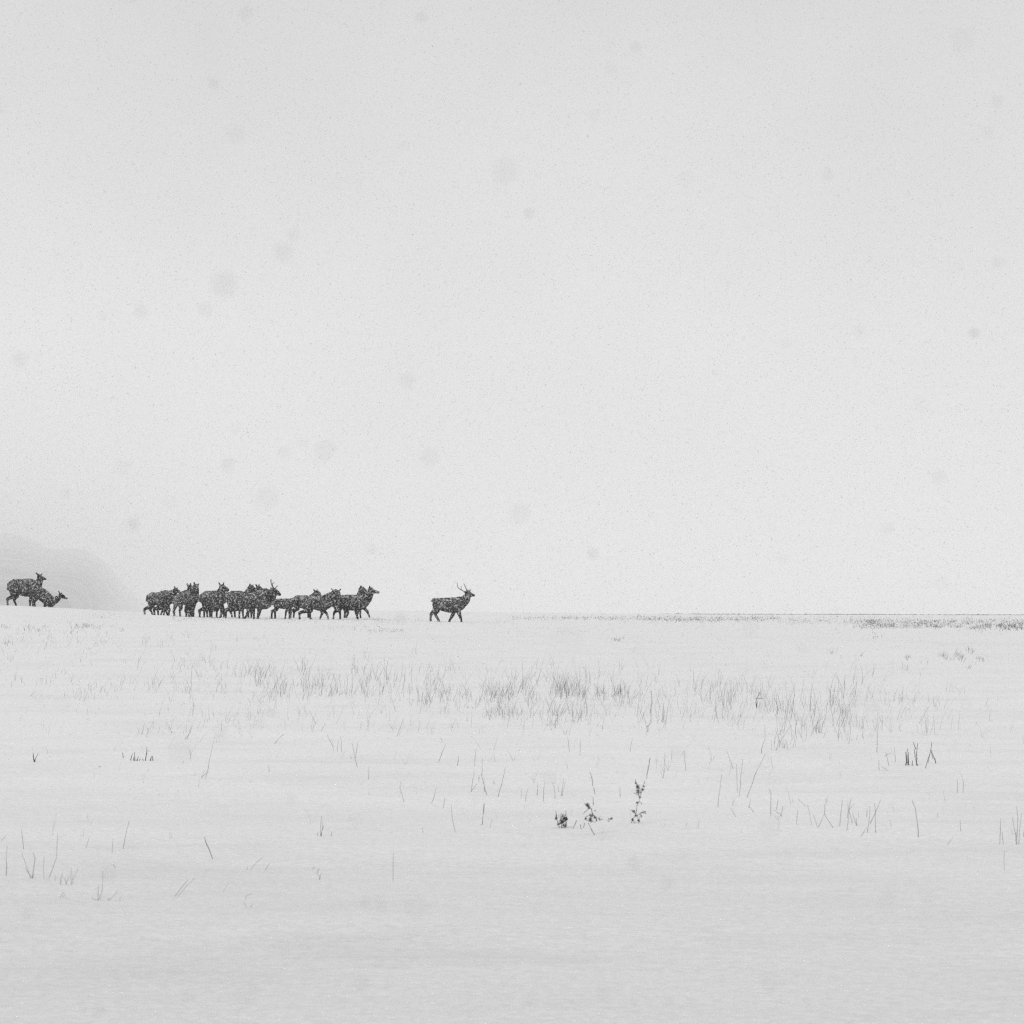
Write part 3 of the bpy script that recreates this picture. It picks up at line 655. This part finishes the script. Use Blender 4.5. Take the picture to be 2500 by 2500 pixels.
tf('leaning blades with a dark foot right of the dense bundle', TD, [[(745, 1530), (745, 1590)], [(775, 1510), (768, 1640), (750, 1720)], [(855, 1460), (815, 1560), (765, 1650)], [(815, 1490), (815, 1700)]], 1.6)
st('low stem lying right under the leaning blades', TD, [[(750, 1670), (725, 1710), (697, 1750)]], 1.4)
st('tall curved stalk arching left over bare snow', TD, [[(1095, 1468), (1115, 1520), (1132, 1620), (1140, 1745)]], 2.2)
st('faint slanting stems right of the tall curved stalk', TD, [[(1440, 1610), (1452, 1700)], [(1395, 1740), (1340, 1800)], [(1285, 1560), (1282, 1600)]], 1.3)
st('two small upright stubs on the right hand snow', TD, [[(1435, 1310), (1434, 1410)], [(1480, 1320), (1473, 1410)]], 1.7)
st('forked stem left of the tuft at the right edge', TD, [[(1755, 1605), (1757, 1690), (1748, 1800)], [(1757, 1700), (1768, 1800)], [(1745, 1675), (1760, 1690)]], 1.6)
tf('tall tuft with a dark foot at the right edge', TD, [[(1875, 1510), (1885, 1600), (1872, 1780)], [(1837, 1590), (1868, 1740)], [(1908, 1560), (1895, 1700), (1890, 1800)], [(1870, 1700), (1873, 1780)], [(1867, 1710), (1870, 1775)], [(1932, 1690), (1920, 1740)]], 1.8)
st('lowest upright stem near the right edge', TD, [[(1773, 1840), (1777, 1920), (1776, 1990)]], 1.4)
tf('dark arrow shaped tuft, left of the three dark tufts', TF, [[(575, 380), (545, 390), (525, 430)], [(570, 270), (575, 410)], [(560, 230), (545, 390)], [(540, 270), (550, 380)], [(560, 300), (560, 400)], [(548, 360), (535, 415)]], 2.7, M_DARK)
tf('dark knotted tuft with tall thin blades, middle of the three', TF, [[(612, 370), (615, 420)], [(668, 160), (660, 280), (665, 435)], [(650, 350), (680, 430)], [(680, 340), (660, 380)], [(625, 150), (655, 240)], [(655, 380), (670, 430)], [(640, 240), (648, 350)]], 2.2, M_DARK)
tf('dark tuft bent like a tent, right of the three dark tufts', TF, [[(845, 155), (830, 260), (800, 370), (775, 470)], [(830, 260), (865, 320), (895, 400)], [(820, 300), (795, 400)], [(855, 260), (830, 250)], [(835, 270), (860, 350)], [(880, 340), (890, 410)]], 2.2, M_DARK)
tf('thin crossed stems like a low trestle beside the dark tufts', TF, [[(300, 270), (320, 340), (340, 430)], [(370, 278), (320, 300), (280, 325)], [(400, 210), (415, 390)], [(250, 440), (330, 490)], [(222, 370), (230, 480)]], 1.3)
st('long thin stem hanging above the low trestle of stems', TD, [[(835, 880), (825, 1000), (820, 1105)]], 1.6)

# the three withered weeds, with leaves
def weed(label, stems, curls, leaf_spots, wd=1.6):
    allp = [TE(*p) for s in stems + curls for p in s]; bx, by = max(allp, key=lambda p: p[1]); d = on_ground(bx, by); k = d / F
    loc = P(bx, by, d); loc = (loc[0], loc[1], gz(loc[0], loc[1]))
    root = bpy.data.objects.new('weed', None); COL.objects.link(root); root.location = loc; tag(root, label, 'weed')
    def to(p, j=0): x, y, z = P(*TE(*p), d); return Vector((x - loc[0], y - loc[1] + j, z - loc[2]))
    mb = MB()
    for s in stems:
        j = random.uniform(-.03, .03); s = list(s)
        if TE(*s[0])[1] > TE(*s[-1])[1]: s = s[::-1]
        pts = [to(p, j + random.uniform(-.01, .01)) for p in s]
        if TE(*s[-1])[1] > by - 8: pts.append(pts[-1] + Vector((0, 0, -.06)))
        P2 = []
        for a, b in zip(pts[:-1], pts[1:]):
            for t in range(4): P2.append(a.lerp(b, t / 4) + Vector((random.gauss(0, .002), random.gauss(0, .002), random.gauss(0, .001))))
        P2.append(pts[-1]); mb.tube(P2, [wd * .4 * k * random.uniform(.6, 1.3) for _ in P2], 5)
    o = mesh_obj('stem', mb.v, mb.f, M_DARK, root)
    mb = MB()
    for s in curls:                                   # shrivelled leaf curls
        for rep in range(1):
            pts = [to(p, random.uniform(-.03, .03)) for p in s]; P2 = []
            for a, b in zip(pts[:-1], pts[1:]):
                for t in range(3): P2.append(a.lerp(b, t / 3) + Vector([random.gauss(0, .004) for _ in range(3)]))
            P2.append(pts[-1]); mb.tube(P2, [wd * .38 * k * random.uniform(.5, 1.5) for _ in P2], 4)
    for (x, y, r, n) in leaf_spots:
        for _ in range(int(n * 3.2)):
            c = to((x + random.gauss(0, r * .6), y + random.gauss(0, r * .6)), random.uniform(-.04, .04))
            if random.random() < .5: mb.lump(c, random.uniform(.5, 1.5) * k, flat=random.uniform(.5, 1.2))
            else: mb.leaf(c, (random.uniform(-1, 1), random.uniform(-.6, .6), random.uniform(-.7, .9)), random.uniform(1.8, 4.2) * k, random.uniform(.7, 1.6) * k)
    o = mesh_obj('leaf', mb.v, mb.f, M_WEED, root); o['kind'] = 'stuff'
    return root
weed('squat dark weed, bowl shaped, leftmost of the three weeds', [[(345, 780), (355, 900), (390, 1010)], [(490, 780), (500, 900), (475, 1040)], [(420, 870), (430, 1030)], [(390, 1010), (475, 1040)]],
     [[(340, 840), (345, 920)], [(505, 870), (480, 1040)], [(360, 890), (375, 970)]],
     [(350, 890, 18, 14), (470, 900, 40, 55), (500, 900, 16, 24), (440, 940, 35, 45), (390, 980, 18, 18), (470, 1000, 22, 26), (440, 860, 28, 14)])
weed('weed with looping curled leaves, middle of the three weeds', [[(845, 205), (880, 300), (890, 420)], [(905, 440), (925, 550)], [(895, 580), (900, 700)], [(820, 960), (870, 1060), (915, 1140)], [(800, 700), (870, 760), (890, 850), (850, 950)], [(650, 920), (595, 1050)], [(770, 960), (745, 1030)], [(705, 980), (720, 1060)]],
     [[(775, 670), (810, 720), (840, 700)], [(820, 740), (780, 790), (740, 825)], [(840, 720), (880, 790), (895, 840)], [(895, 840), (930, 880), (950, 930)], [(790, 880), (830, 850), (880, 860)], [(790, 880), (800, 920), (850, 950), (900, 930)], [(910, 860), (945, 900), (945, 940)], [(945, 940), (860, 955)]],
     [(810, 695, 22, 30), (830, 740, 14, 10), (870, 850, 22, 18), (850, 910, 26, 22), (925, 880, 18, 14), (785, 890, 12, 8), (990, 900, 22, 12), (927, 780, 4, 4), (1160, 895, 12, 10), (1120, 912, 25, 6)])
weed('tallest weed with a long thin shoot, rightmost of the three weeds', [[(1735, 0), (1700, 180), (1680, 320)], [(1650, 350), (1620, 470), (1580, 600), (1545, 700), (1525, 830)], [(1525, 830), (1480, 900), (1460, 960)], [(1525, 850), (1570, 900), (1560, 970)], [(1525, 860), (1600, 810), (1660, 790)], [(1520, 320), (1530, 400), (1550, 480), (1570, 560)]],
     [[(1500, 520), (1540, 545), (1590, 560)], [(1545, 655), (1590, 655), (1605, 685)], [(1455, 765), (1500, 800), (1525, 830)], [(1600, 810), (1660, 790), (1672, 825)], [(1570, 840), (1605, 850)], [(1475, 900), (1490, 920)]],
     [(1560, 430, 26, 30), (1560, 500, 30, 32), (1625, 470, 13, 18), (1640, 420, 10, 8), (1545, 660, 12, 10), (1520, 370, 9, 6), (1490, 790, 16, 12), (1530, 850, 18, 14), (1475, 915, 14, 16), (1565, 930, 14, 20), (1600, 860, 14, 6), (1640, 805, 16, 8), (1500, 960, 22, 5), (1580, 580, 12, 10)])

# ------------------------------------------------------------------ uncounted grass: one object per stand
def stand(name, label, patches, CK=.72, WK=.54, HK=.9, SP=8.0):
    """patches: x0, x1, row0, row1, count, height px (lo, hi), width px, lean"""
    V, Fq = [], []
    for (x0, x1, r0, r1, cnt, hlo, hhi, wd, clump) in patches:
        cnt = int(cnt * CK) + 1; hlo *= HK; hhi *= HK
        cs = [(random.uniform(x0, x1), random.uniform(r0, r1)) for _ in range(max(1, cnt // clump))]
        for i in range(cnt):
            c = random.choice(cs)
            px = c[0] + random.gauss(0, SP * 1.3 if clump > 1 else 0); row = min(max(c[1] + random.gauss(0, SP * .6), r0 - 5), r1 + 8)
            d = on_ground_fast(px, row); k = d / F
            x = (px - 1250) * k; z0 = gz_c(x, d) - .02
            h = random.uniform(hlo, hhi) ** 1.0 * k * (1 if random.random() < .8 else 1.35); a = random.gauss(0.06, .22); b = random.gauss(0, .2); cv = random.gauss(0, .25)
            w_ = wd * WK * k * random.uniform(.4, 1.2) * .5
            segs = [(0, 1.0), (.4, .85), (.75, .6), (1.0, .3)]
            if random.random() < .12: segs = [(0, 1.0), (.35, .9)]; 
            n0 = len(V)
            for s, ww in segs:
                cx = x + h * (a * s + cv * s * s); cy = d + h * b * s; cz = z0 + h * s
                V.extend([(cx - w_ * ww, cy, cz), (cx + w_ * ww, cy, cz), (cx, cy + w_ * ww * 1.4, cz)])
            for q in range(len(segs) - 1):
                a0 = n0 + q * 3
                for e0, e1 in ((0, 1), (1, 2), (2, 0)): Fq.append((a0 + e0, a0 + e1, a0 + 3 + e1, a0 + 3 + e0))
    o = bulk_mesh(name, np.array(V), np.array(Fq), M_GRASS); tag(o, label, 'grass', kind='stuff'); return o

# cached look-ups so that thousands of blades stay quick
_gx = np.linspace(-80, 80, 641); _gd = np.concatenate([np.arange(12, 130, .5), np.arange(130, 420, 2.)])
_GZ = ground_z(*np.meshgrid(_gx, _gd))
def gz_c(x, d):
    i = int(np.clip(np.searchsorted(_gd, d) - 1, 0, len(_gd) - 2)); j = int(np.clip((x + 80) / .25, 0, 639))
    t = (d - _gd[i]) / (_gd[i + 1] - _gd[i]); s = (x - _gx[j]) / .25
    return float((_GZ[i, j] * (1 - s) + _GZ[i, j + 1] * s) * (1 - t) + (_GZ[i + 1, j] * (1 - s) + _GZ[i + 1, j + 1] * s) * t)
_cache = {}
def on_ground_fast(px, row):
    key = (round(px / 12), round(row))
    if key not in _cache:
        d = np.concatenate([np.arange(12, 130, .4), np.arange(130, 900, 2)]); x = (px - 1250) / F * d
        hit = np.nonzero(CZ - (row - HOR) / F * d <= ground_z(x, d))[0]; _cache[key] = float(d[hit[0]]) if len(hit) else 165.
    return _cache[key] + random.uniform(-.1, .1)

stand('dry_grass', 'band of thin dry grass across the middle of the snow field', [
    (380, 2250, 1630, 1800, 1100, 8, 46, .8, 1), (0, 2500, 1760, 1900, 170, 12, 40, .8, 1), (0, 2500, 1900, 2080, 60, 12, 44, .9, 1), (600, 1900, 1650, 1740, 400, 10, 40, .7, 2), (0, 900, 1540, 1720, 260, 6, 20, .8, 1),
    (0, 520, 1560, 1700, 190, 10, 26, .9, 3), (0, 260, 1530, 1590, 110, 6, 16, 1.0, 4), (320, 660, 1620, 1700, 130, 16, 40, 1.0, 3),
    (300, 480, 1780, 1800, 22, 14, 30, 1.0, 3), (560, 900, 1640, 1700, 150, 20, 56, 1.0, 4), (720, 790, 1670, 1682, 50, 12, 34, 1.1, 8),
    (800, 880, 1692, 1700, 46, 6, 20, 1.5, 6), (880, 1080, 1655, 1712, 120, 16, 60, 1.0, 4), (1020, 1150, 1690, 1735, 110, 16, 48, 1.1, 5),
    (1180, 1300, 1680, 1712, 114, 20, 70, 1.1, 8), (1180, 1290, 1735, 1762, 90, 14, 50, 1.1, 5), (1300, 1420, 1680, 1705, 120, 20, 72, 1.1, 8),
    (1290, 1440, 1740, 1780, 100, 16, 60, 1.1, 5), (1400, 1560, 1688, 1705, 156, 8, 36, 1.2, 8), (1420, 1600, 1700, 1770, 90, 20, 64, 1.0, 3),
    (1550, 1800, 1690, 1780, 150, 20, 70, 1.0, 3), (1780, 1880, 1680, 1740, 70, 16, 60, 1.0, 3), (900, 1300, 1600, 1660, 80, 8, 26, .8, 3),
    (1880, 2090, 1720, 1810, 170, 24, 80, 1.15, 5), (1890, 1925, 1810, 1842, 36, 18, 52, 1.3, 5), (1990, 2010, 1788, 1800, 26, 16, 40, 1.5, 6),
    (2020, 2100, 1670, 1750, 60, 18, 60, 1.1, 4), (2100, 2340, 1690, 1730, 60, 14, 44, 1.0, 3), (2100, 2330, 1760, 1810, 44, 24, 70, 1.1, 3),
    (2200, 2480, 1600, 1640, 26, 6, 20, 1.2, 3), (1120, 1240, 1700, 1745, 80, 14, 36, 1.2, 6), (640, 760, 1680, 1740, 60, 20, 56, 1.0, 3),
    (150, 330, 1640, 1720, 50, 12, 30, 1.0, 2), (2330, 2500, 1700, 1800, 14, 14, 34, 1.0, 1), (1100, 1900, 1820, 1900, 40, 20, 50, 1.0, 1),
    (1300, 1400, 1900, 1960, 10, 16, 34, 1.0, 1), (1700, 2200, 1960, 2040, 28, 20, 52, 1.1, 1), (0, 620, 1720, 1800, 30, 10, 26, 1.0, 1)])
stand('far_grass', 'low dark streaks of grass along the far edge of the snow plain', [
    (1250, 1560, 1508, 1512, 260, 2, 5, 1.6, 5), (1560, 1900, 1508, 1515, 420, 2, 5.5, 1.8, 6), (1640, 1760, 1512, 1518, 160, 2, 5, 1.6, 6), (1900, 2150, 1514, 1522, 220, 2, 5, 1.6, 5),
    (2080, 2500, 1516, 1536, 900, 2, 7, 1.8, 6), (2130, 2300, 1526, 1534, 200, 2, 6, 1.7, 6), (2380, 2500, 1528, 1540, 220, 3, 9, 2.0, 8),
    (1240, 1500, 1534, 1550, 60, 2, 6, 1.3, 3), (1495, 1520, 1560, 1567, 22, 5, 11, 1.3, 5), (2120, 2150, 1548, 1556, 14, 4, 9, 1.8, 5),
    (420, 700, 1508, 1516, 420, 1.5, 4, 1.5, 4), (700, 1000, 1512, 1522, 260, 1.5, 4, 1.4, 4), (900, 1000, 1536, 1545, 120, 2, 5, 1.3, 4), (780, 930, 1528, 1538, 110, 2, 5, 1.2, 4),
    (1000, 1260, 1516, 1524, 120, 1.5, 3.5, 1.3, 3), (210, 330, 1500, 1512, 60, 2, 6, 1.1, 2), (0, 300, 1526, 1545, 80, 4, 14, 1.1, 4), (180, 230, 1526, 1532, 50, 3, 8, 1.4, 5),
    (2210, 2240, 1598, 1612, 15, 6, 15, 0.96, 6), (2300, 2325, 1600, 1612, 23, 7, 18, 1.14, 8), (2335, 2360, 1600, 1616, 28, 8, 22, 1.20, 10), (2360, 2375, 1588, 1598, 15, 8, 16, 1.08, 8), (2390, 2410, 1608, 1618, 15, 6, 14, 1.08, 8), (2360, 2372, 1625, 1636, 8, 6, 14, 1.02, 6), (2010, 2040, 1590, 1602, 16, 6, 14, 0.78, 6), (2095, 2106, 1596, 1604, 5, 7, 12, 1.02, 5),
    (1500, 2500, 1505, 1522, 1200, 1, 3.2, 1.6, 3), (2050, 2500, 1514, 1532, 900, 1, 4, 1.6, 4), (1240, 1900, 1506, 1512, 600, 1, 2.5, 1.6, 3)], CK=1.3, WK=.6, HK=.8, SP=4.0)

# far scrub line at the end of the plain
mb = MB()
for i in range(6500):
    px = random.uniform(840, 3300); dens = .62 + .8 * mnoise.noise(Vector((px * .006, 2.1, 0)))
    if random.random() > dens * (1 if px > 1200 else .45): continue
    d = 2100 + random.uniform(-200, 420); x = (px - 1250) / F * d
    z = gz(x, d); hh = random.uniform(.2, .6)
    mb.lump((x, d, z + hh * .3), hh * random.uniform(.8, 2.2), flat=.35)
o = mb.build('scrub', M_DARK); tag(o, 'thin dark line of low scrub where the snow plain meets the sky', 'scrub', kind='stuff')

# ------------------------------------------------------------------ falling snow
def flakes(name, label, mat, n, y0, y1, s0, s1, margin=1.12):
    y = (rng.random(n * 1) * (y1 ** 3 - y0 ** 3) + y0 ** 3) ** (1 / 3)
    x = (rng.random(n) - .5) * 2500 / F * y * margin
    z = CZ + (HOR - (rng.random(n) * 2500 * margin - 150)) / F * y
    keep = z > ground_z(x, y) + .05; x, y, z = x[keep], y[keep], z[keep]; m = len(x)
    s = rng.uniform(s0, s1, m)[:, None, None] * .5
    tet = np.array([(1, 1, 1), (-1, -1, 1), (-1, 1, -1), (1, -1, -1)]) / 1.3
    D = tet[None] + rng.normal(0, .35, (m, 4, 3))
    q = rng.normal(size=(m, 4)); q /= np.linalg.norm(q, axis=1)[:, None]; a, b, c, d = q.T
    R = np.stack([1 - 2 * (c * c + d * d), 2 * (b * c - a * d), 2 * (b * d + a * c), 2 * (b * c + a * d), 1 - 2 * (b * b + d * d), 2 * (c * d - a * b),
                  2 * (b * d - a * c), 2 * (c * d + a * b), 1 - 2 * (b * b + c * c)], -1).reshape(m, 3, 3)
    V = np.einsum('mij,mkj->mki', R, D) * s + np.stack([x, y, z], -1)[:, None]
    f = np.array([(0, 1, 2), (0, 3, 1), (0, 2, 3), (1, 3, 2)]); Fc = (np.arange(m)[:, None, None] * 4 + f[None]).reshape(-1, 3)
    return tag(bulk_mesh(name, V.reshape(-1, 3), Fc, mat), label, 'snowfall', kind='stuff')
flakes('falling_snow', 'fine snow falling through the whole view', M_FLAKE, 540000, 28, 95, .004, .0135)
flakes('near_snowflakes', 'soft blurred snowflakes drifting close in front of the sky', M_NEAR, 110, .9, 3.0, .003, .0052)

# ------------------------------------------------------------------ haze
hm = bpy.data.materials.new('haze'); hm.use_nodes = True; hn = hm.node_tree; hn.nodes.clear()
ho = hn.nodes.new('ShaderNodeOutputMaterial'); hv = hn.nodes.new('ShaderNodeVolumePrincipled')
hv.inputs['Color'].default_value = (1, 1, 1, 1); hv.inputs['Density'].default_value = 0.00022; hv.inputs['Anisotropy'].default_value = 0.0
hn.links.new(hv.outputs[0], ho.inputs['Volume'])
a, b, z0, z1 = 26500, 26500, -3.0, 420.0
hv_ = [(-a, -b, z0), (a, -b, z0), (a, b, z0), (-a, b, z0), (-a, -b, z1), (a, -b, z1), (a, b, z1), (-a, b, z1)]
hf = [(0, 3, 2, 1), (4, 5, 6, 7), (0, 1, 5, 4), (1, 2, 6, 5), (2, 3, 7, 6), (3, 0, 4, 7)]
tag(mesh_obj('haze', hv_, hf, hm), 'pale snow mist filling the air over the plain', 'haze', kind='stuff')
